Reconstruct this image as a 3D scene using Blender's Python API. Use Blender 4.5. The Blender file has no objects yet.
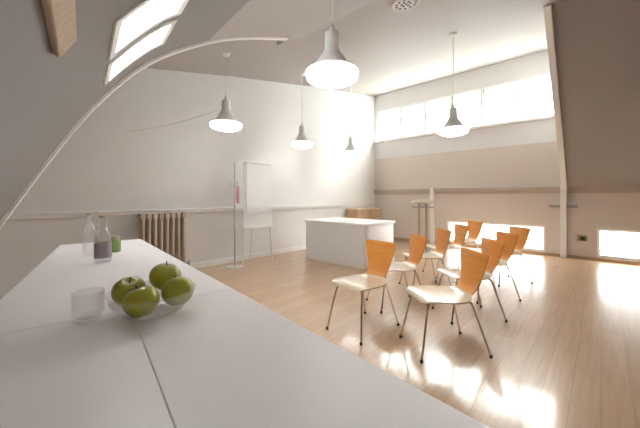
import bpy, bmesh, math, random
from mathutils import Vector, Matrix
random.seed(4)
PI = math.pi
SC = bpy.context.scene
COL = SC.collection
F, HZ, CH = 300.0, 197.0, 1.25           # focal length in pixels, horizon row, eye height

# ------------------------------------------------------------------ materials
def lin(c):
    return tuple(((v/255)/12.92 if v/255 <= .04045 else ((v/255+.055)/1.055)**2.4) for v in c)

def mat(name, col, rough=.5, metal=0.0, coat=0.0, noise=None, bump=0.0, spec=.5, **kw):
    m = bpy.data.materials.new(name); m.use_nodes = True
    nt = m.node_tree; b = nt.nodes['Principled BSDF']
    b.inputs['Base Color'].default_value = (*col, 1)
    b.inputs['Roughness'].default_value = rough
    b.inputs['Metallic'].default_value = metal
    b.inputs['Coat Weight'].default_value = coat
    b.inputs['Coat Roughness'].default_value = .12
    b.inputs['Specular IOR Level'].default_value = spec
    for k, v in kw.items():
        b.inputs[k.replace('_', ' ')].default_value = v
    if noise:
        scale, amt = noise
        tc = nt.nodes.new('ShaderNodeTexCoord'); n = nt.nodes.new('ShaderNodeTexNoise')
        n.inputs['Scale'].default_value = scale; n.inputs['Detail'].default_value = 5
        nt.links.new(tc.outputs['Object'], n.inputs['Vector'])
        mr = nt.nodes.new('ShaderNodeMapRange')
        mr.inputs['To Min'].default_value = 1-amt; mr.inputs['To Max'].default_value = 1+amt
        nt.links.new(n.outputs['Fac'], mr.inputs['Value'])
        hv = nt.nodes.new('ShaderNodeHueSaturation')
        hv.inputs['Color'].default_value = (*col, 1)
        nt.links.new(mr.outputs['Result'], hv.inputs['Value'])
        nt.links.new(hv.outputs['Color'], b.inputs['Base Color'])
        if bump:
            bp = nt.nodes.new('ShaderNodeBump'); bp.inputs['Strength'].default_value = bump
            bp.inputs['Distance'].default_value = .01
            nt.links.new(n.outputs['Fac'], bp.inputs['Height']); nt.links.new(bp.outputs['Normal'], b.inputs['Normal'])
    return m

def wood_mat(name, c1, c2, rough=.35, coat=0.0, stretch=(1, 14, 14), scale=3.0):
    m = bpy.data.materials.new(name); m.use_nodes = True
    nt = m.node_tree; b = nt.nodes['Principled BSDF']
    tc = nt.nodes.new('ShaderNodeTexCoord'); mp = nt.nodes.new('ShaderNodeMapping')
    mp.inputs['Scale'].default_value = stretch
    n = nt.nodes.new('ShaderNodeTexNoise'); n.inputs['Scale'].default_value = scale; n.inputs['Detail'].default_value = 6
    cr = nt.nodes.new('ShaderNodeValToRGB')
    cr.color_ramp.elements[0].color = (*c1, 1); cr.color_ramp.elements[1].color = (*c2, 1)
    cr.color_ramp.elements[0].position = .3; cr.color_ramp.elements[1].position = .7
    nt.links.new(tc.outputs['Object'], mp.inputs['Vector']); nt.links.new(mp.outputs['Vector'], n.inputs['Vector'])
    nt.links.new(n.outputs['Fac'], cr.inputs['Fac']); nt.links.new(cr.outputs['Color'], b.inputs['Base Color'])
    b.inputs['Roughness'].default_value = rough; b.inputs['Coat Weight'].default_value = coat
    b.inputs['Coat Roughness'].default_value = .15
    return m

def plank_mat():
    m = bpy.data.materials.new('oak_planks'); m.use_nodes = True
    nt = m.node_tree; b = nt.nodes['Principled BSDF']; L = nt.links.new
    tc = nt.nodes.new('ShaderNodeTexCoord')
    br = nt.nodes.new('ShaderNodeTexBrick')
    br.inputs['Scale'].default_value = 1.0
    br.inputs['Brick Width'].default_value = 1.9; br.inputs['Row Height'].default_value = .14
    br.inputs['Mortar Size'].default_value = .0025; br.inputs['Mortar Smooth'].default_value = .3
    br.inputs['Color1'].default_value = (.58, .38, .23, 1); br.inputs['Color2'].default_value = (.50, .32, .19, 1)
    br.inputs['Mortar'].default_value = (.42, .275, .165, 1); br.offset = .37
    L(tc.outputs['Object'], br.inputs['Vector'])
    mp = nt.nodes.new('ShaderNodeMapping'); mp.inputs['Scale'].default_value = (1.2, 16, 1)
    n = nt.nodes.new('ShaderNodeTexNoise'); n.inputs['Scale'].default_value = 2.2; n.inputs['Detail'].default_value = 6
    L(tc.outputs['Object'], mp.inputs['Vector']); L(mp.outputs['Vector'], n.inputs['Vector'])
    mr = nt.nodes.new('ShaderNodeMapRange'); mr.inputs['To Min'].default_value = .75; mr.inputs['To Max'].default_value = 1.25
    L(n.outputs['Fac'], mr.inputs['Value'])
    hv = nt.nodes.new('ShaderNodeHueSaturation'); L(br.outputs['Color'], hv.inputs['Color']); L(mr.outputs['Result'], hv.inputs['Value'])
    L(hv.outputs['Color'], b.inputs['Base Color'])
    bp = nt.nodes.new('ShaderNodeBump'); bp.inputs['Strength'].default_value = .12; bp.inputs['Distance'].default_value = .004
    bp.invert = True
    L(br.outputs['Fac'], bp.inputs['Height']); L(bp.outputs['Normal'], b.inputs['Normal'])
    b.inputs['Roughness'].default_value = .3; b.inputs['Coat Weight'].default_value = .6; b.inputs['Coat Roughness'].default_value = .1
    return m

def emit_mat(name, col, s):
    m = bpy.data.materials.new(name); m.use_nodes = True
    b = m.node_tree.nodes['Principled BSDF']
    b.inputs['Base Color'].default_value = (.9, .9, .9, 1)
    b.inputs['Emission Color'].default_value = (*col, 1); b.inputs['Emission Strength'].default_value = s
    return m

def pane_mat():
    m = bpy.data.materials.new('window_glass'); m.use_nodes = True
    nt = m.node_tree; nt.nodes.remove(nt.nodes['Principled BSDF'])
    out = nt.nodes['Material Output']
    t = nt.nodes.new('ShaderNodeBsdfTransparent'); t.inputs['Color'].default_value = (.96, .98, .97, 1)
    g = nt.nodes.new('ShaderNodeBsdfGlossy'); g.inputs['Roughness'].default_value = .02
    mx = nt.nodes.new('ShaderNodeMixShader'); mx.inputs['Fac'].default_value = .07
    nt.links.new(t.outputs[0], mx.inputs[1]); nt.links.new(g.outputs[0], mx.inputs[2]); nt.links.new(mx.outputs[0], out.inputs['Surface'])
    return m

WALL = mat('wall_paint', (.80, .785, .775), .75, noise=(1.3, .03))
KNEE = mat('knee_wall_paint', (.71, .635, .575), .7, noise=(1.3, .03))
CEIL = mat('shaded_ceiling_paint', (.45, .42, .40), .8, noise=(1.1, .03))  # darker than the gable wall, partly to carry the ceiling's shade
TRIM = mat('trim_paint', (.9, .885, .87), .45)
SLOPEL = mat('shaded_grey_slope_paint', (.28, .266, .262), .75, noise=(1.2, .04))  # grey deepened so the colour holds the left slope's shade
SLOPE = mat('shaded_slope_board_paint', (.38, .345, .32), .75, noise=(1.2, .03))  # brown tone darkened to include the shade on the unlit right slope
FLOORM = plank_mat()
GLASS = pane_mat()
WINF = mat('window_frame_paint', (.88, .88, .87), .4)
TABLE = mat('white_laminate', (.88, .83, .84), .34, noise=(6, .02))
STEEL = mat('brushed_steel', (.62, .6, .58), .28, 1.0)
CHROME = mat('chrome_legs', (.62, .55, .50), .22, 1.0)
BEECH = wood_mat('orange_beech_ply', (.80, .30, .055), (.90, .39, .085), .3, .5, (1, 1, 9), 4)
SEATM = wood_mat('window_lit_beech_ply', (.84, .68, .50), (.90, .76, .58), .26, .8, (2, 14, 14), 4)  # paler copy of the beech, window reflection put into the seat colour
SHADE = mat('lamp_enamel', (.74, .73, .72), .4)
DIFF = emit_mat('lamp_opal_glow', (1, .98, .96), 2.3)
CORD = mat('lamp_cord', (.84, .82, .80), .6)
RAD = mat('radiator_enamel', (.56, .46, .36), .4)
DARK = mat('dark_plastic', (.03, .028, .026), .5)
APPLE = mat('apple_skin', (.43, .40, .035), .3, coat=.4, noise=(22, .22))
STEMM = mat('apple_stem', (.16, .09, .035), .7)
def clear_mat(name, tint, veil):
    m = pane_mat(); m.name = name
    nt = m.node_tree; out = nt.nodes['Material Output']; mx = out.inputs['Surface'].links[0].from_node
    nt.nodes['Transparent BSDF'].inputs['Color'].default_value = (.985, .985, .985, 1)
    lw = nt.nodes.new('ShaderNodeLayerWeight'); lw.inputs['Blend'].default_value = .25
    mr = nt.nodes.new('ShaderNodeMapRange'); mr.inputs['To Min'].default_value = .04; mr.inputs['To Max'].default_value = .38
    nt.links.new(lw.outputs['Facing'], mr.inputs['Value']); nt.links.new(mr.outputs['Result'], mx.inputs['Fac'])
    d = nt.nodes.new('ShaderNodeBsdfDiffuse'); d.inputs['Color'].default_value = (*tint, 1)
    m2 = nt.nodes.new('ShaderNodeMixShader'); m2.inputs['Fac'].default_value = veil
    nt.links.new(mx.outputs[0], m2.inputs[1]); nt.links.new(d.outputs[0], m2.inputs[2]); nt.links.new(m2.outputs[0], out.inputs['Surface'])
    return m
CLEAR = clear_mat('clear_glass', (.85, .85, .87), .045)
GREENG = mat('pale_green_glass', (.52, .66, .30), .1, Transmission_Weight=.6)
LABEL = mat('mauve_paper_label', (.42, .33, .37), .6)
CAPM = mat('tan_cap', (.55, .44, .33), .5)
DESK = mat('desk_laminate', (.86, .85, .86), .38)
DESKC = mat('desk_cream', (.85, .80, .74), .4)
OAKF = wood_mat('sideboard_wood', (.48, .30, .17), (.58, .38, .22), .45, 0, (2, 12, 12), 3)
BEAMW = wood_mat('tan_batten_wood', (.46, .34, .24), (.54, .41, .30), .6, 0, (1, 12, 12), 3)
PAPER = mat('white_paper', (.92, .92, .92), .7)
PINK = mat('pink_cloth', (.72, .42, .48), .9)
GREYM = mat('grey_metal', (.42, .40, .39), .4, .6)
BASEW = wood_mat('baseboard_wood', (.50, .34, .21), (.58, .41, .27), .5, 0, (2, 12, 12), 3)

# ------------------------------------------------------------------ mesh helpers
def link(o): COL.objects.link(o); return o

def obj(name, bm, m, parent=None, smooth=True, bevel=0.0, angle=35):
    bmesh.ops.recalc_face_normals(bm, faces=bm.faces[:])
    me = bpy.data.meshes.new(name); bm.to_mesh(me); bm.free()
    me.materials.append(m)
    if smooth:
        for p in me.polygons: p.use_smooth = True
        try: me.set_sharp_from_angle(angle=math.radians(angle))
        except Exception: pass
    o = link(bpy.data.objects.new(name, me))
    if parent: o.parent = parent
    if bevel:
        b = o.modifiers.new('Bevel', 'BEVEL'); b.width = bevel; b.segments = 2; b.limit_method = 'ANGLE'
        b.harden_normals = False
    return o

def tag(o, label, cat, group=None, kind=None):
    o['label'] = label; o['category'] = cat
    if group: o['group'] = group
    if kind: o['kind'] = kind
    return o

def thing(name, label, cat, loc=(0, 0, 0), rz=0.0, group=None, kind=None):
    o = link(bpy.data.objects.new(name, None)); o.empty_display_size = .1
    o.location = loc; o.rotation_euler = (0, 0, rz)
    return tag(o, label, cat, group, kind)

def box(bm, x0, y0, z0, x1, y1, z1, M=None):
    vs = [Vector(p) for p in ((x0,y0,z0),(x1,y0,z0),(x1,y1,z0),(x0,y1,z0),(x0,y0,z1),(x1,y0,z1),(x1,y1,z1),(x0,y1,z1))]
    if M: vs = [M @ v for v in vs]
    v = [bm.verts.new(p) for p in vs]
    for f in ((0,3,2,1),(4,5,6,7),(0,1,5,4),(1,2,6,5),(2,3,7,6),(3,0,4,7)):
        bm.faces.new([v[i] for i in f])
    return bm

def boxes(*bs):
    bm = bmesh.new()
    for b in bs: box(bm, *b)
    return bm

def tube(bm, pts, r, n=10, caps=True):
    pts = [Vector(p) for p in pts]; rs = r if isinstance(r, (list, tuple)) else [r]*len(pts)
    rings = []; up = None
    for i, p in enumerate(pts):
        d = (pts[min(i+1, len(pts)-1)] - pts[max(i-1, 0)]).normalized()
        if up is None:
            up = Vector((0, 0, 1)) if abs(d.z) < .9 else Vector((1, 0, 0))
        a = d.cross(up).normalized(); b = a.cross(d).normalized(); up = b
        rings.append([bm.verts.new(p + (a*math.cos(2*PI*k/n) + b*math.sin(2*PI*k/n))*rs[i]) for k in range(n)])
    for i in range(len(rings)-1):
        for k in range(n):
            bm.faces.new((rings[i][k], rings[i][(k+1) % n], rings[i+1][(k+1) % n], rings[i+1][k]))
    if caps:
        bm.faces.new(rings[0][::-1]); bm.faces.new(rings[-1])
    return bm

def lathe(bm, prof, n=32, M=None, closed=False):
    """prof: (r, z) pairs; r == 0 makes a pole."""
    rings = []
    for r, z in prof:
        if r < 1e-6:
            p = Vector((0, 0, z)); rings.append([bm.verts.new(M @ p if M else p)])
        else:
            ring = []
            for k in range(n):
                p = Vector((r*math.cos(2*PI*k/n), r*math.sin(2*PI*k/n), z))
                ring.append(bm.verts.new(M @ p if M else p))
            rings.append(ring)
    seq = list(zip(rings, rings[1:]))
    if closed: seq.append((rings[-1], rings[0]))
    for a, b in seq:
        for k in range(n):
            k2 = (k+1) % n
            if len(a) == 1 and len(b) == 1: continue
            if len(a) == 1: bm.faces.new((a[0], b[k], b[k2]))
            elif len(b) == 1: bm.faces.new((a[k], a[k2], b[0]))
            else: bm.faces.new((a[k], a[k2], b[k2], b[k]))
    return bm

def prism(bm, poly, axis, a, b):
    """poly in the plane across AXIS ('x': (y,z), 'y': (x,z), 'z': (x,y)), extruded from a to b."""
    def P(u, v, w):
        return {'x': (w, u, v), 'y': (u, w, v), 'z': (u, v, w)}[axis]
    va = [bm.verts.new(P(u, v, a)) for u, v in poly]; vb = [bm.verts.new(P(u, v, b)) for u, v in poly]
    n = len(poly)
    bm.faces.new(va[::-1]); bm.faces.new(vb)
    for i in range(n): bm.faces.new((va[i], va[(i+1) % n], vb[(i+1) % n], vb[i]))
    return bm

def struct(name, bm, m, label, cat, smooth=False, bevel=0.0, parent=None):
    o = obj(name, bm, m, parent, smooth, bevel)
    return tag(o, label, cat, kind='structure')

# room frame: X along the gable wall (left to right), Y towards the gable wall; eye at (0,0,CH)
def fromcam(Xc, Yc): return .684*Xc + .7296*Yc, -.7296*Xc + .684*Yc
def at(px, Yc): return fromcam((px-320)/F*Yc, Yc)

XR, YB, YN = 8.02, 5.17, -4.5            # right wall, gable wall, wall behind the eye
YL, YR = 3.2, .58                        # where the left / right roof slopes end
def ceil_z(x):
    if x <= 3.0: return 3.55 - (3.0-x)*.2
    if x <= 5.3: return 3.55 + (x-3.0)*.1826
    return 3.97 + (x-5.3)*.158

# ------------------------------------------------------------------ shell
def catmull(P, n=6):
    P = [Vector((a, b)) for a, b in P]; Q = []
    for i in range(len(P)-1):
        p0, p1, p2, p3 = P[max(i-1, 0)], P[i], P[i+1], P[min(i+2, len(P)-1)]
        for k in range(n):
            t = k/n
            Q.append(.5*((2*p1)+(p2-p0)*t+(2*p0-5*p1+4*p2-p3)*t*t+(3*p1-p0-3*p2+p3)*t**3))
    Q.append(P[-1]); return Q
VP = catmull([(-.34, 0), (-.25, .55), (0, 1.06), (.33, 1.67), (.6, 2.1), (.955, 2.52), (1.4, 2.86), (1.99, 3.18), (3.0, 3.55)])
VN = []
for i in range(len(VP)):
    d = (VP[min(i+1, len(VP)-1)] - VP[max(i-1, 0)]).normalized(); VN.append(Vector((d.y, -d.x)))   # into the room
def vshift(z): return 1.0 if z < 2.5 else max(0.0, (3.55-z)/1.05)
def vsurf(i, y, off=0.0):
    i0 = min(int(i), len(VP)-2); t = i-i0
    p = VP[i0].lerp(VP[i0+1], t); n = VN[i0].lerp(VN[i0+1], t).normalized()
    q = p + n*off
    return Vector((q.x + .149*(y-YL)*vshift(p.y), y, q.y))

def vpatch(bm, i0, i1, y0, y1, o0, o1, ni=None, ny=1):
    """closed curved slab on the left roof between two heights off its surface."""
    ni = ni or max(1, int(round(i1-i0)))
    g = [[[bm.verts.new(vsurf(i0+(i1-i0)*a/ni, y0+(y1-y0)*b/ny, o)) for b in range(ny+1)] for a in range(ni+1)] for o in (o0, o1)]
    for s in (0, 1):
        for a in range(ni):
            for b in range(ny):
                bm.faces.new((g[s][a][b], g[s][a+1][b], g[s][a+1][b+1], g[s][a][b+1]))
    for a in range(ni):
        for b in (0, ny):
            bm.faces.new((g[0][a][b], g[0][a+1][b], g[1][a+1][b], g[1][a][b]))
    for b in range(ny):
        for a in (0, ni):
            bm.faces.new((g[0][a][b], g[0][a][b+1], g[1][a][b+1], g[1][a][b]))
    return bm

SKY = [(24, 31, 1.70, 2.22), (24, 31, 2.30, 2.76), (24, 31, -.85, -.45)]     # roof lights in the left slope, the last one added out of view to brighten the near table
bm = bmesh.new(); NV = len(VP)-1
vpatch(bm, 0, 24, YN, YL, 0, -.14, ny=12)
vpatch(bm, 31, 38, YN, YL, 0, -.14, ny=12)
ys = sorted([YN, YL] + [v for q in SKY for v in q[2:]])
for k in range(0, len(ys), 2): vpatch(bm, 24, 31, ys[k], ys[k+1], 0, -.14, ny=4)
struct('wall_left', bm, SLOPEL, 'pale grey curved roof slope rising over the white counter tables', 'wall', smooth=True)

# recess wall beside the end of the left slope
poly = [(VP[i].x-.16*VN[i].x, VP[i].y-.16*VN[i].y) for i in range(0, NV+1, 2)]
poly = [(-1.5, 0)] + poly + [(3.0, 3.9), (-1.5, 3.9)]
struct('wall_inner_left', prism(bmesh.new(), poly, 'y', YL-.14, YL-.01), WALL, 'recess side of the curved left roof slope', 'wall')
struct('wall_far_left', boxes((-1.5, YL-.14, 0, -1.35, YB, 3.9)), WALL, 'short side wall of the recess past the curved left slope', 'wall')
struct('wall_back', boxes((-1.5, YB, 0, XR+.15, YB+.15, 4.8)), WALL, 'white gable wall behind the flip chart and radiator', 'wall')

# right wall with openings
CW0, CW1, CZ0, CZ1 = .66, 5.02, 2.98, 3.88
LA, LB, LZ0, LZ1 = (.88, 2.95), (-1.1, .06), .07, .63
X0, X1 = XR, XR+.15
bm = boxes((X0, YN, 0, X1, YB, LZ0), (X0, YN, LZ1, X1, YB, 1.40),
           (X0, YN, LZ0, X1, LB[0], LZ1), (X0, LB[1], LZ0, X1, LA[0], LZ1), (X0, LA[1], LZ0, X1, YB, LZ1),
           (X0, YR-.12, 1.40, X1, YB, CZ0-.55))
struct('wall_right', bm, KNEE, 'warm beige right wall with low windows at floor level', 'wall')
bm = boxes((X0, YR-.12, CZ0-.55, X1, YB, CZ0), (X0, YR-.12, CZ1, X1, YB, 4.8), (X0, YR-.12, CZ0, X1, CW0, CZ1), (X0, CW1, CZ0, X1, YB, CZ1))
struct('wall_upper_right', bm, WALL, 'white upper wall around the strip of high windows', 'wall')
# near right roof slope (45 degrees) and the cheek beside it
sl = [(XR, 1.40), (5.3, 3.97), (5.42, 4.1), (XR+.15, 1.52)]
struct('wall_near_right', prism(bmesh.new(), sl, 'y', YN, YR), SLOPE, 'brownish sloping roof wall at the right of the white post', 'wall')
struct('wall_cheek_right', prism(bmesh.new(), [(XR, 1.5), (XR, 4.6), (5.35, 4.05)], 'y', YR-.12, YR-.005), WALL, 'triangular cheek wall of the window recess on the right', 'wall')
# ceiling
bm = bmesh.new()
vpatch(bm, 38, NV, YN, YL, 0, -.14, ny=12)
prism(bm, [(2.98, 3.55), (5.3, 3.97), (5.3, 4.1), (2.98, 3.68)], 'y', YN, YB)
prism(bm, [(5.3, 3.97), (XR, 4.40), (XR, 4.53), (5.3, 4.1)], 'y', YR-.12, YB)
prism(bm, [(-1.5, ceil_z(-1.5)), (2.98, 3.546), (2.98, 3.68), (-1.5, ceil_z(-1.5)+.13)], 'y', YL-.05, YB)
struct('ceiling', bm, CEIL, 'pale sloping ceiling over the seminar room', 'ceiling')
struct('floor', boxes((-2.2, YN-.15, -.12, XR+.15, YB+.15, 0)), FLOORM, 'glossy light oak plank floor', 'floor')
struct('wall_front', boxes((-2.2, YN-.15, 0, XR+.15, YN, 4.8)), WALL, 'white end wall opposite the gable wall', 'wall')

# ------------------------------------------------------------------ trims
bm = bmesh.new(); vpatch(bm, 6, NV-2, YL-.065, YL+.006, -.02, .022)
struct('trim_1', bm, TRIM, 'white arched edge trim where the left slope ends', 'trim', smooth=True)
s = Vector((5.3-XR, 0, 3.97-1.40)).normalized(); n_ = Vector((-s.z, 0, s.x))
bm = bmesh.new()
A = Vector((XR, 0, 1.40)); B = Vector((5.3, 0, 3.97))
if n_.x > 0: n_ = -n_
pl = [(A-.01*n_), (B-.01*n_), (B+.06*n_), (A+.06*n_)]
prism(bm, [(p.x, p.z) for p in pl], 'y', YR-.07, YR+.02)
struct('trim_2', bm, TRIM, 'white edge board along the end of the right roof slope', 'trim', bevel=.008)
t3 = struct('trim_3', boxes((XR-.09, YR-.06, 0, XR, YR+.04, 1.5)), TRIM, 'white wooden post on the right wall between the low windows', 'post', bevel=.006)
obj('bracket', boxes((XR-.10, YR-.24, 1.03, XR-.012, YR-.065, 1.09), (XR-.10, YR+.045, 1.03, XR-.012, YR+.22, 1.09)), GREYM, t3, False, .004)
struct('trim_4', boxes((XR-.08, 3.28, 0, XR, 3.38, 1.5)), TRIM, 'white wooden post on the right wall behind the lectern', 'post', bevel=.006)
struct('trim_5', boxes((XR-.07, YN, 1.40, XR-.001, YR-.06, 1.47), (XR-.07, YR+.04, 1.40, XR-.001, 3.28, 1.47), (XR-.07, 3.38, 1.40, XR-.001, YB-.01, 1.47),
                        (XR-.03, YN, 1.33, XR-.001, YR-.06, 1.40), (XR-.03, YR+.04, 1.33, XR-.001, 3.28, 1.40), (XR-.03, 3.38, 1.33, XR-.001, YB-.01, 1.40)),
       mat('shelf_rail_paint', (.55, .45, .38), .6), 'beige rail ledge running along the right wall', 'rail', bevel=.005)
struct('trim_6', boxes((XR-.11, YR+.03, CZ0-.06, XR+.06, YB-.01, CZ0-.012)), TRIM, 'white sill ledge under the strip of high windows', 'sill', bevel=.006)
struct('trim_7', boxes((-1.34, YB-.035, .98, 6.40, YB-.001, 1.03), (-1.34, YB-.055, 1.03, 6.40, YB-.001, 1.05)), TRIM, 'pale dado ledge along the gable wall', 'trim', bevel=.004)
struct('baseboard_back', boxes((-1.34, YB-.02, 0, XR-.03, YB-.001, .10)), TRIM, 'white baseboard of the gable wall', 'baseboard', bevel=.004)
struct('baseboard_right', boxes((XR-.02, YN, 0, XR-.001, YR-.065, .065), (XR-.02, YR+.045, 0, XR-.001, 3.275, .065), (XR-.02, 3.385, 0, XR-.001, YB-.03, .065)),
       BASEW, 'brown wooden baseboard of the right wall', 'baseboard', bevel=.003)

# ------------------------------------------------------------------ windows (each a unit: frame + panes)
wn = [0]
def wall_window(y0, y1, z0, z1, label, bars=(), x=XR, dep=.07, fw=.045, latch=False):
    wn[0] += 1
    xa, xb = x+.03, x+.03+dep
    fr = boxes((xa, y0, z0, xb, y1, z0+fw), (xa, y0, z1-fw, xb, y1, z1), (xa, y0, z0+fw, xb, y0+fw, z1-fw), (xa, y1-fw, z0+fw, xb, y1, z1-fw))
    for b in bars:
        box(fr, xa+.01, y0+fw, b-.012, xb-.01, y1-fw, b+.012)
    w = struct('window_%d' % wn[0], fr, WINF, label, 'window', bevel=.004)
    obj('pane', boxes((xa+.03, y0+fw-.005, z0+fw-.005, xa+.036, y1-fw+.005, z1-fw+.005)), GLASS, w, False)
    if latch:
        obj('latch', boxes((xa-.03, y1-fw*.8, z1-.10, xa, y1-fw*.2, z1-.02)), GREYM, w, False)
    return w
nC = 6; step = (CW1-CW0)/nC
names = ['nearest the white roof edge', 'second from the white roof edge', 'third from the white roof edge', 'third from the gable wall', 'second from the gable wall', 'nearest the gable wall']
for k in range(nC):
    w = wall_window(CW0+k*step+.004, CW0+(k+1)*step-.004, CZ0, CZ1, 'bright high window pane '+names[k], latch=k in (1, 2)); w['group'] = 'strip of high windows'
wall_window(LA[0], LA[1], LZ0, LZ1, 'low floor level window behind the rows of chairs', bars=(.20,))
wall_window(LB[0], LB[1], LZ0, LZ1, 'low floor level window at the right of the white post', bars=(.20,))
for k, (i0, i1, y0, y1) in enumerate(SKY):
    wn[0] += 1
    fr = bmesh.new(); fw = .05; di = .5
    vpatch(fr, i0, i0+di, y0, y1, -.12, .012); vpatch(fr, i1-di, i1, y0, y1, -.12, .012)
    vpatch(fr, i0+di, i1-di, y0, y0+fw, -.12, .012); vpatch(fr, i0+di, i1-di, y1-fw, y1, -.12, .012)
    w = struct('window_%d' % wn[0], fr, WINF, ['roof light in the left slope nearer the wooden batten', 'roof light in the left slope nearer the arched trim', 'added unseen roof light brightening the seamed counter table'][k], 'window', smooth=False)
    gb = bmesh.new(); vpatch(gb, i0+di-.05, i1-di+.05, y0+fw-.004, y1-fw+.004, -.075, -.069)
    obj('pane', gb, GLASS, w, False)
# ------------------------------------------------------------------ wooden batten on the left slope
bm = bmesh.new(); vpatch(bm, 19.2, 20.4, -1.2, 1.44, .001, .028, ni=3, ny=4)
tag(obj('wooden_batten', bm, BEAMW, None, True, .006), 'tan wooden batten fixed lengthwise on the left roof slope', 'batten', kind='thing')

# ------------------------------------------------------------------ counter tables
def tl(y): return .216*(y-1.278)          # left and right edges of the tapering counter
def tr(y): return .427 + .1107*(y-.115)
def table(name, label, y0, y1, split=None):
    """y0, y1: the near and far end at the left edge; the ends run square to the counter."""
    t = thing(name, label, 'table', (0, 0, 0), 0, group='white counter tables end to end')
    zt = .95; k = -.150
    def P(w, y): # w = 0 left edge .. 1 right edge
        a = Vector((tl(y), y)); xr_ = tr(y); b = Vector((xr_, y + k*(xr_-a.x)))
        return tuple(a.lerp(b, w))
    cols = [(0, 1)] if split is None else [(0, split-.0008), (split+.0008, 1)]
    for a, b in cols:
        obj('tabletop', prism(bmesh.new(), [P(a, y0), P(b, y0), P(b, y1), P(a, y1)], 'z', zt-.03, zt), TABLE, t, False, .0015)
    i0, i1, d = .10, .90, .06
    ap = bmesh.new()
    for q in ([P(i0, y0+d), P(i1, y0+d), P(i1, y0+d+.02), P(i0, y0+d+.02)], [P(i0, y1-d-.02), P(i1, y1-d-.02), P(i1, y1-d), P(i0, y1-d)],
              [P(i0, y0+d+.02), P(i0+.04, y0+d+.02), P(i0+.04, y1-d-.02), P(i0, y1-d-.02)], [P(i1-.04, y0+d+.02), P(i1, y0+d+.02), P(i1, y1-d-.02), P(i1-.04, y1-d-.02)]):
        prism(ap, q, 'z', zt-.10, zt-.03)
    obj('apron', ap, TABLE, t, False)
    for w in (i0+.08, i1-.08):
        for y in (y0+.11, y1-.11):
            x, yy = P(w, y)
            obj('leg', boxes((x-.016, yy-.016, 0, x+.016, yy+.016, zt-.03)), STEEL, t, False, .003)
table('counter_table', 'tall white table holding the apples and bottles', .968, 2.47)
table('counter_table', 'tall white table with lengthwise seam closest to the eye', -.95, .9665, split=.52)

# ------------------------------------------------------------------ things on the counter
ZT = .95
bx, by = fromcam(-.437, .785)
bm = bmesh.new()
lathe(bm, [(r*1.07, z) for r, z in [(0, .0005), (.052, .0005), (.066, .006), (.086, .028), (.096, .050), (.0975, .057), (.0955, .058), (.0935, .050), (.083, .030), (.064, .0085), (.05, .004), (0, .004)]], 48)
t = obj('glass_bowl', bm, CLEAR, None, True); t.location = (bx, by, ZT)
tag(t, 'clear glass bowl filled with green apples', 'bowl')
def apple_bm(r):
    bm = bmesh.new(); prof = []
    for k in range(15):
        a = -PI/2 + PI*k/14
        rr = math.cos(a)*(1+.06*math.sin(a)); z = math.sin(a)*.93
        if a > 1.0: z -= .30*((a-1.0)/.57)**2
        if a < -1.15: z += .16*((-a-1.15)/.42)**2
        prof.append((max(0, rr)*r if 0 < k < 14 else 0, z*r))
    return lathe(bm, prof, 24)
AP = [(-.060, -.002, .053, 'green apple at the left of the bowl beside the glass tumbler', .3, .2), (.006, -.060, .047, 'green apple at the front of the bowl', -.35, 1.1),
      (.004, .054, .078, 'green apple heaped highest at the back of the bowl', .15, 2.0), (.0625, .006, .052, 'green apple at the right end of the bowl', .4, 3.6)]
first = None
for dx, dy, z, lab, tilt, rot in AP:
    x, y = fromcam(-.437+dx, .785+dy)
    if first is None:
        a = obj('green_apple', apple_bm(.0402), APPLE); first = a
        st = obj('stem', tube(bmesh.new(), [(0, 0, .023), (.001, 0, .032), (.004, .001, .042)], [.0013, .0012, .0018], 6), STEMM, a)
    else:
        a = first.copy(); COL.objects.link(a)
        st2 = st.copy(); COL.objects.link(st2); st2.parent = a
    a.location = (x, y, ZT+z); a.rotation_euler = (tilt, -tilt*.6, rot)
    tag(a, lab, 'apple', 'green apples in the bowl')
# tumbler
x, y = at(88.5, .735)
bm = bmesh.new(); lathe(bm, [(0, .0003), (.0285, .0003), (.0315, .004), (.0335, .068), (.0328, .070), (.0318, .068), (.0292, .010), (0, .009)], 36)
t = obj('glass_tumbler', bm, CLEAR); t.location = (x, y, ZT); tag(t, 'low empty glass tumbler on the table beside the apples', 'glass')
# bottles
def bottle(px, Yc, h, r, label, name='water_bottle', cap=True, lab=True):
    x, y = at(px, Yc); s = h
    t = thing(name, label, 'bottle', (x, y, ZT), 0, 'bottles on the counter table')
    bm = bmesh.new()
    o_ = [(0, .0004), (r*.9, .0004), (r, .006), (r, s*.46), (r*.93, s*.56), (r*.55, s*.72), (r*.36, s*.82), (r*.34, s*.955)]
    i_ = [(r*.26, s*.955), (r*.28, s*.82), (r*.46, s*.72), (r*.85, s*.555), (r*.92, s*.46), (r*.92, .009), (0, .009)]
    obj('body', lathe(bm, o_+i_, 32), CLEAR, t)
    if lab:
        obj('paper_label', lathe(bmesh.new(), [(r+.0003, s*.10), (r+.0009, s*.10), (r+.0009, s*.42), (r+.0003, s*.42)], 32, closed=True), LABEL, t)
    if cap:
        obj('cap', lathe(bmesh.new(), [(0, s*.957), (r*.40, s*.957), (r*.42, s*.965), (r*.42, s), (r*.36, s*1.01), (0, s*1.01)], 24), CAPM, t)
    return t
bottle(103, 1.385, .215, .033, 'clear glass bottle with tan neck and mauve label')
bottle(90, 1.56, .215, .031, 'clear unlabelled glass bottle beside the labelled one', lab=False)
x, y = at(115.5, 1.64)
t = thing('green_jar', 'small pale green jar behind the glass bottles', 'jar', (x, y, ZT))
obj('body', lathe(bmesh.new(), [(0, .0004), (.022, .0004), (.025, .005), (.025, .058), (.019, .068), (.017, .068), (.022, .056), (.022, .008), (0, .008)], 28), GREENG, t)
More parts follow.
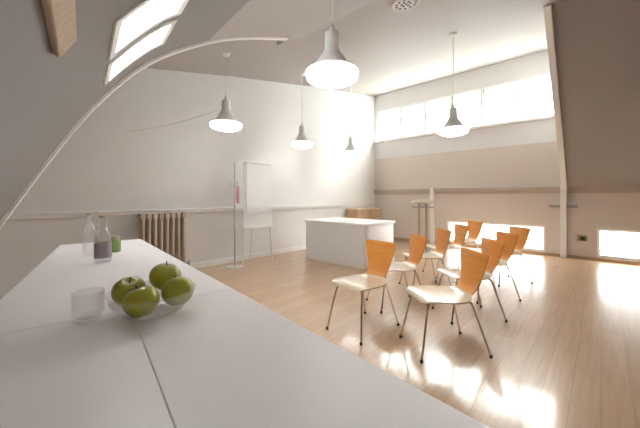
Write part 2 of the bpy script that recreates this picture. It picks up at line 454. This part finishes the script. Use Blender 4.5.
obj('lid', lathe(bmesh.new(), [(0, .0685), (.021, .0685), (.021, .084), (.018, .087), (0, .087)], 24), CAPM, t)

# ------------------------------------------------------------------ chairs
def shell(profile, thick=.011, nw=12):
    """profile: (x, z, halfwidth, cup) along the centre line -> closed curved sheet."""
    bm = bmesh.new(); g = []
    n = len(profile)
    for i, (x, z, w, cup) in enumerate(profile):
        x0, z0 = profile[max(i-1, 0)][:2]; x1, z1 = profile[min(i+1, n-1)][:2]
        tx, tz = x1-x0, z1-z0; l = math.hypot(tx, tz); nx, nz = tz/l, -tx/l     # side away from the sitter
        row = []
        for k in range(nw+1):
            v = -1+2*k/nw
            c = cup*(v*v)
            row.append((Vector((x-nx*c, v*w, z-nz*c)), Vector((nx, 0, nz))))
        g.append(row)
    lay = []
    for s_ in (0, 1):
        lay.append([[bm.verts.new(p + nn*thick*s_) for p, nn in row] for row in g])
    for s_ in (0, 1):
        for i in range(n-1):
            for k in range(nw):
                bm.faces.new((lay[s_][i][k], lay[s_][i][k+1], lay[s_][i+1][k+1], lay[s_][i+1][k]))
    for i in range(n-1):
        for k in (0, nw):
            bm.faces.new((lay[0][i][k], lay[0][i+1][k], lay[1][i+1][k], lay[1][i][k]))
    for k in range(nw):
        for i in (0, n-1):
            bm.faces.new((lay[0][i][k], lay[0][i][k+1], lay[1][i][k+1], lay[1][i][k]))
    return bm

def make_chair():
    t = thing('plywood_chair', '', 'chair')
    def interp(P, n=4):
        Q = []
        for i in range(len(P)-1):
            p0, p1, p2, p3 = P[max(i-1, 0)], P[i], P[i+1], P[min(i+2, len(P)-1)]
            for k in range(n):
                u = k/n
                Q.append(tuple(.5*(2*b+(c-a)*u+(2*a-5*b+4*c-d)*u*u+(3*b-a-3*c+d)*u**3) for a, b, c, d in zip(p0, p1, p2, p3)))
        Q.append(P[-1]); return Q
    seat = interp([(.225, .422, .13, .0), (.215, .438, .185, .002), (.15, .450, .212, .006), (.02, .446, .222, .010), (-.10, .442, .205, .010), (-.17, .446, .165, .006), (-.205, .462, .118, .002)])
    back = interp([(-.2052, .4625, .117, .002), (-.232, .495, .115, .006), (-.25, .55, .128, .014), (-.262, .64, .152, .020), (-.272, .73, .174, .022), (-.282, .785, .182, .021), (-.287, .802, .172, .019)])
    obj('seat', shell(seat), SEATM, t)
    obj('backrest', shell(back), BEECH, t)
    obj('mounting_plate', lathe(bmesh.new(), [(0, .405), (.07, .405), (.075, .41), (.075, .4335), (0, .4335)], 24), GREYM, t)
    for sx, sy in ((1, 1), (1, -1), (-1, 1), (-1, -1)):
        fx = .265 if sx > 0 else -.30
        pts = [(.05*sx, .035*sy, .415), (.15*sx, .12*sy, .424), (.180*sx, .145*sy, .405), (.195*sx, .155*sy, .36), (fx, .205*sy, .012)]
        lg = obj('leg', tube(bmesh.new(), pts, .0085, 10), CHROME, t)
        obj('foot_cap', lathe(bmesh.new(), [(0, 0), (.012, 0), (.012, .018), (.0085, .024), (0, .024)], 12, Matrix.Translation((fx*1.002, .205*sy, 0))), DARK, lg)
    return t
def copy_tree(o, parent=None):
    c = o.copy(); COL.objects.link(c)
    if parent: c.parent = parent
    for ch in list(o.children): copy_tree(ch, c)
    return c
chair = make_chair()
rows_l = ['orange backed plywood chair in front of the white desk, nearest the counter table', 'plywood chair second from the front in the line beside the desk',
          'plywood chair third from the front in the line beside the desk', 'plywood chair fourth from the front in the line beside the desk', 'last plywood chair in the line beside the desk']
rows_r = ['large plywood chair with pale seat at the front of the line away from the desk', 'plywood chair directly behind the large front chair with pale seat',
          'plywood chair third in the line away from the desk', 'last plywood chair in the line away from the desk, before the low window']
# (column, depth) of each backrest as read from the photograph, and the turn towards the flip chart
BACKS = [(379, 3.05, 4), (416, 3.55, 34), (442, 4.2, 38), (460, 4.9, 38), (474, 5.6, 30), (471, 2.53, 40), (490, 3.2, 42), (505, 3.8, 38), (518, 4.5, 34)]
for i, ((px, Yc, th), lab) in enumerate(zip(BACKS, rows_l+rows_r)):
    c = chair if i == 0 else copy_tree(chair)
    x, y = at(px, Yc); rz = PI-math.radians(th)
    c.location = (x+.27*math.cos(rz), y+.27*math.sin(rz), 0); c.rotation_euler = (0, 0, rz)
    tag(c, lab, 'chair', 'plywood chairs in two lines')

# ------------------------------------------------------------------ pendant lamps
def make_lamp(zb, zc):
    """bottom of the opal glass at zb, ceiling at zc; local origin under the lamp on z = 0."""
    t = thing('pendant_lamp', '', 'lamp')
    obj('shade', lathe(bmesh.new(), [(0, zb+.46), (.045, zb+.46), (.062, zb+.45), (.066, zb+.31), (.085, zb+.265), (.14, zb+.19), (.200, zb+.115), (.212, zb+.088), (.204, zb+.088), (.19, zb+.11), (.13, zb+.18), (.05, zb+.25), (0, zb+.25)], 40), SHADE, t)
    obj('diffuser', lathe(bmesh.new(), [(0, zb), (.08, zb+.004), (.15, zb+.014), (.205, zb+.034), (.226, zb+.052), (.232, zb+.09), (.234, zb+.10), (.226, zb+.108), (.214, zb+.1085), (.21, zb+.0865), (0, zb+.0865)], 40), DIFF, t)
    obj('neck_cap', lathe(bmesh.new(), [(0, zb+.461), (.028, zb+.461), (.022, zb+.50), (.010, zb+.53), (0, zb+.53)], 20), SHADE, t)
    obj('cord', tube(bmesh.new(), [(0, 0, zb+.52), (0, 0, zc-.03)], .006, 8), CORD, t)
    obj('ceiling_rose', lathe(bmesh.new(), [(0, zc-.045), (.03, zc-.045), (.055, zc-.02), (.06, zc+.006), (0, zc+.006)], 24), TRIM, t)
    return t
ZB = 2.25
LP = [((332-320)/F*2.66, 2.66, 'large white pendant lamp hanging closest, high above the desk chairs'),
      (-1.417, 4.53, 'pendant lamp at the left, above the flip chart side'), (-.368, 6.16, 'grey cone pendant lamp between the flip chart and the desk'),
      (.764, 7.43, 'smallest pendant lamp, nearest the room corner'), (2.18, 4.91, 'pendant lamp hanging before the strip of high windows')]
lamps = []
for k, (Xc, Yc, lab) in enumerate(LP):
    x, y = fromcam(Xc, Yc)
    l = make_lamp(ZB, ceil_z(x)); l.location = (x, y, 0); tag(l, lab, 'lamp', 'pendant lamps')
    lamps.append((x, y))
# thin cable from the left lamp to the gable wall
lx, ly = lamps[1]
pa, pb = Vector((1.28, YB-.005, 2.22)), Vector((lx-.055, ly+.068, ZB+.33))
pts = [pa.lerp(pb, k/12) + Vector((0, 0, -.05*math.sin(PI*k/12))) for k in range(13)]
tag(obj('lamp_cable', tube(bmesh.new(), pts, .006, 8), CORD), 'thin pale cable running from the gable wall up to a pendant lamp', 'cable')

# ------------------------------------------------------------------ ceiling pieces
def on_ceiling(px, py):
    lo, hi = .5, 9.0
    dx, dy = fromcam((px-320)/F, 1.0); dz = (HZ-py)/F
    for _ in range(60):
        m_ = (lo+hi)/2
        if CH+dz*m_ < ceil_z(dx*m_): lo = m_
        else: hi = m_
    return dx*lo, dy*lo, ceil_z(dx*lo)
x, y, z = on_ceiling(406, 3)
tilt = -math.atan(.1826)
t = thing('ceiling_vent', 'dark dotted round vent on the ceiling', 'vent', (x, y, z)); t.rotation_euler = (0, tilt, 0)
obj('plate', lathe(bmesh.new(), [(0, -.012), (.17, -.012), (.18, -.004), (.18, .01), (0, .01)], 36), mat('vent_plate', (.45, .37, .31), .5), t)
for ring, cnt in ((0, 1), (.055, 6), (.115, 11)):
    for k in range(cnt):
        a = 2*PI*k/cnt
        obj('vent_hole', lathe(bmesh.new(), [(0, -.017), (.016, -.017), (.018, -.0115), (0, -.0115)], 10, Matrix.Translation((ring*math.cos(a), ring*math.sin(a), 0))), DARK, t)
x, y, z = on_ceiling(280, 42)
t = thing('smoke_detector', 'small dark smoke detector on the ceiling above the gable side', 'smoke detector', (x, y, z)); t.rotation_euler = (0, -math.atan(.19), 0)
obj('body', lathe(bmesh.new(), [(0, -.045), (.035, -.042), (.05, -.025), (.055, .008), (0, .008)], 24), GREYM, t)

# ------------------------------------------------------------------ radiator
t = thing('radiator', 'cream column radiator under the dado ledge of the gable wall', 'radiator', (0, YB-.17, 0))
rx0, rx1, nr = 1.40, 2.08, 8
st_ = (rx1-rx0)/nr
for k in range(nr):
    xc = rx0+st_*(k+.5); bm = bmesh.new()
    w = st_*.30
    for yy in (-.066, -.022, .022, .066):
        tube(bm, [(xc, yy, .19), (xc, yy, .93)], w*.95, 10)
    box(bm, xc-w*1.25, -.09, .12, xc+w*1.25, .09, .20); box(bm, xc-w*1.25, -.09, .92, xc+w*1.25, .09, 1.0)
    obj('column', bm, RAD, t, True, .004)
obj('header_pipe', tube(bmesh.new(), [(rx0-.03, 0, .16), (rx1+.03, 0, .16)], .022, 10), RAD, t)
obj('header_pipe', tube(bmesh.new(), [(rx0-.01, 0, .96), (rx1+.01, 0, .96)], .022, 10), RAD, t)
obj('valve', tube(tube(bmesh.new(), [(rx1+.02, 0, .16), (rx1+.07, 0, .16)], .016, 10), [(rx1+.07, 0, 0), (rx1+.07, 0, .2)], .011, 10), GREYM, t)
for xx in (rx0+st_*.5, rx1-st_*.5):
    obj('foot', boxes((xx-.02, -.07, 0, xx+.02, .07, .121)), RAD, t, False, .004)

# ------------------------------------------------------------------ flip chart and coat stand
fy = 4.80
t = thing('flip_chart', 'white flip chart on a thin legged easel before the gable wall', 'flip chart', (3.40, fy, 0), 0)
obj('board', boxes((-.32, .012, .66, .32, .03, 1.90)), WINF, t, False, .006)
obj('paper_pad', boxes((-.28, -.004, .93, .27, .0115, 1.88)), PAPER, t, False, .002)
obj('clamp_bar', boxes((-.29, -.012, 1.88, .29, .0115, 1.905)), STEEL, t, False, .003)
obj('pen_tray', boxes((-.32, -.06, .66, .32, .011, .675), (-.32, -.06, .675, .32, -.055, .695)), WINF, t, False, .003)
for sx in (-1, 1):
    obj('leg', tube(bmesh.new(), [(.22*sx, .045, 1.6), (.34*sx, .02, .005)], .011, 8), WINF, t)
obj('leg', tube(bmesh.new(), [(0, .045, 1.6), (0, .30, .005)], .011, 8), WINF, t)
cx, cy = at(235, 5.35)
t = thing('coat_stand', 'slim pale pole stand at the left of the flip chart', 'coat stand', (cx, cy, 0))
PALEM = mat('pale_grey_metal', (.62, .60, .60), .4, .2)
obj('pole', tube(bmesh.new(), [(0, 0, .02), (0, 0, 1.88)], .016, 10), PALEM, t)
obj('base', lathe(bmesh.new(), [(0, 0), (.15, 0), (.15, .012), (.03, .024), (0, .03)], 32), PALEM, t)
for k in range(3):
    a = 2*PI*k/3+.4
    obj('hook', tube(bmesh.new(), [(0, 0, 1.44), (.05*math.cos(a), .05*math.sin(a), 1.45), (.08*math.cos(a), .08*math.sin(a), 1.49), (.08*math.cos(a), .08*math.sin(a), 1.54)], .007, 8), PALEM, t)
bm = bmesh.new()
rows = []
for j in range(9):
    z = 1.44-.30*j/8; w = .024+.010*math.sin(PI*j/8)
    rows.append([bm.verts.new((w*math.cos(2*PI*k/14)*(1+.18*math.cos(4*2*PI*k/14)), -.066+.022*math.sin(2*PI*k/14)*(1+.2*math.sin(3*2*PI*k/14)), z)) for k in range(14)])
for j in range(8):
    for k in range(14): bm.faces.new((rows[j][k], rows[j][(k+1) % 14], rows[j+1][(k+1) % 14], rows[j+1][k]))
bm.faces.new(rows[0]); bm.faces.new(rows[-1][::-1])
c = obj('hanging_cloth', bm, PINK); c.location = (cx-.0, cy-.03, 0); tag(c, 'small folded pink cloth hanging on the slim pole stand', 'cloth')

# ------------------------------------------------------------------ white desk, sideboard, lectern, socket
def rrect(x0, y0, x1, y1, r, n=6):
    P = []
    for cx_, cy_, a0 in ((x1-r, y0+r, -PI/2), (x1-r, y1-r, 0), (x0+r, y1-r, PI/2), (x0+r, y0+r, PI)):
        for k in range(n+1):
            a = a0+PI/2*k/n; P.append((cx_+r*math.cos(a), cy_+r*math.sin(a)))
    return P
t = thing('reception_desk', 'low white desk block with rounded corners behind the front chair', 'desk', (0, 0, 0))
obj('body', prism(bmesh.new(), rrect(4.28, 2.95, 5.28, 4.44, .06), 'z', .07, .745), DESK, t)
obj('desktop', prism(bmesh.new(), rrect(4.25, 2.92, 5.31, 4.47, .07), 'z', .745, .785), DESK, t, bevel=.004)
obj('plinth', prism(bmesh.new(), rrect(4.27, 2.94, 5.29, 4.45, .065), 'z', 0, .07), DESKC, t)
t = thing('wooden_sideboard', 'low wooden sideboard in the room corner on the gable side', 'sideboard', (0, 0, 0))
obj('body', boxes((6.55, 4.76, .06, 7.65, 5.14, .90)), OAKF, t, False, .004)
obj('top', boxes((6.53, 4.74, .90, 7.67, 5.14, .935)), mat('pale_wood_top', (.70, .56, .42), .4), t, False, .004)
for k in (0, 1):
    d = obj('door', boxes((6.57+.545*k, 4.742, .09, 7.085+.545*k, 4.759, .88)), OAKF, t, False, .003)
    obj('handle', tube(bmesh.new(), [(7.03+.14*k, 4.728, .52), (7.03+.14*k, 4.728, .64)], .006, 8), STEEL, d)
obj('plinth', boxes((6.57, 4.80, 0, 7.63, 5.12, .06)), DARK, t, False)
lxx, lyy = at(422.5, 6.9)
t = thing('lectern', 'tall slim lectern with a pale top near the right wall', 'lectern', (lxx, lyy, 0), -.82)
M = Matrix.Translation((0, 0, 1.10)) @ Matrix.Rotation(-.12, 4, 'X')
bm = box(bmesh.new(), -.20, -.19, 0, .20, .19, .075, M)
obj('top', bm, mat('pale_board', (.85, .77, .69), .4), t, False, .006)
obj('shelf', boxes((-.20, -.165, 1.005, .20, .165, 1.028)), GREYM, t, False, .003)
for sx in (-1, 1):
    obj('post', boxes((.085*sx-.022, -.02, .025, .085*sx+.022, .02, 1.13)), mat('tan_post_paint', (.50, .38, .29), .5), t, False, .004)
obj('base', boxes((-.22, -.19, 0, .22, .19, .025)), GREYM, t, False, .006)
t = thing('wall_socket', 'small black socket on the right wall beside the white post', 'socket', (XR, .28, .42))
obj('plate', boxes((-.012, -.075, -.055, -.0005, .075, .055)), mat('brass_plate', (.42, .36, .20), .4), t, False, .004)
obj('insert', boxes((-.03, -.045, -.035, -.0121, .035, .03)), DARK, t, False, .005)

# ------------------------------------------------------------------ outside: a flat roof terrace seen through the low windows
tag(obj('roof_terrace', boxes((XR+.15, -7, -.25, XR+14, 9, -.05)), mat('terrace_slabs', (.55, .60, .56), .8, noise=(.8, .08)), None, False), 'pale flat roof terrace outside the low windows', 'terrace', kind='structure')

# ------------------------------------------------------------------ light
W = bpy.data.worlds.new('overcast_sky'); SC.world = W; W.use_nodes = True
nt = W.node_tree; bg = nt.nodes['Background']
tc = nt.nodes.new('ShaderNodeTexCoord'); sp = nt.nodes.new('ShaderNodeSeparateXYZ'); rp = nt.nodes.new('ShaderNodeValToRGB')
nt.links.new(tc.outputs['Generated'], sp.inputs[0]); nt.links.new(sp.outputs['Z'], rp.inputs['Fac']); nt.links.new(rp.outputs['Color'], bg.inputs['Color'])
rp.color_ramp.elements[0].position = 0; rp.color_ramp.elements[0].color = (.86, .87, .88, 1)
rp.color_ramp.elements[1].position = .7; rp.color_ramp.elements[1].color = (1, .98, .955, 1)
bg.inputs['Strength'].default_value = 8.5

# ------------------------------------------------------------------ camera and render settings
cd = bpy.data.cameras.new('camera'); co = link(bpy.data.objects.new('camera', cd))
cd.sensor_width = 36; cd.lens = F/640*36; cd.shift_y = -(214-HZ)/640; cd.clip_start = .02
co.location = (0, 0, CH); co.rotation_euler = (PI/2, 0, -math.atan2(.7296, .684))
SC.camera = co
SC.view_settings.view_transform = 'Standard'; SC.view_settings.look = 'None'
SC.view_settings.exposure = 1.75; SC.view_settings.gamma = 1; SC.view_settings.use_curve_mapping = False
SC.cycles.use_denoising = True
SC.cycles.max_bounces = 12; SC.cycles.diffuse_bounces = 5; SC.cycles.transparent_max_bounces = 12; SC.cycles.transmission_bounces = 10
SC.cycles.sample_clamp_indirect = 10
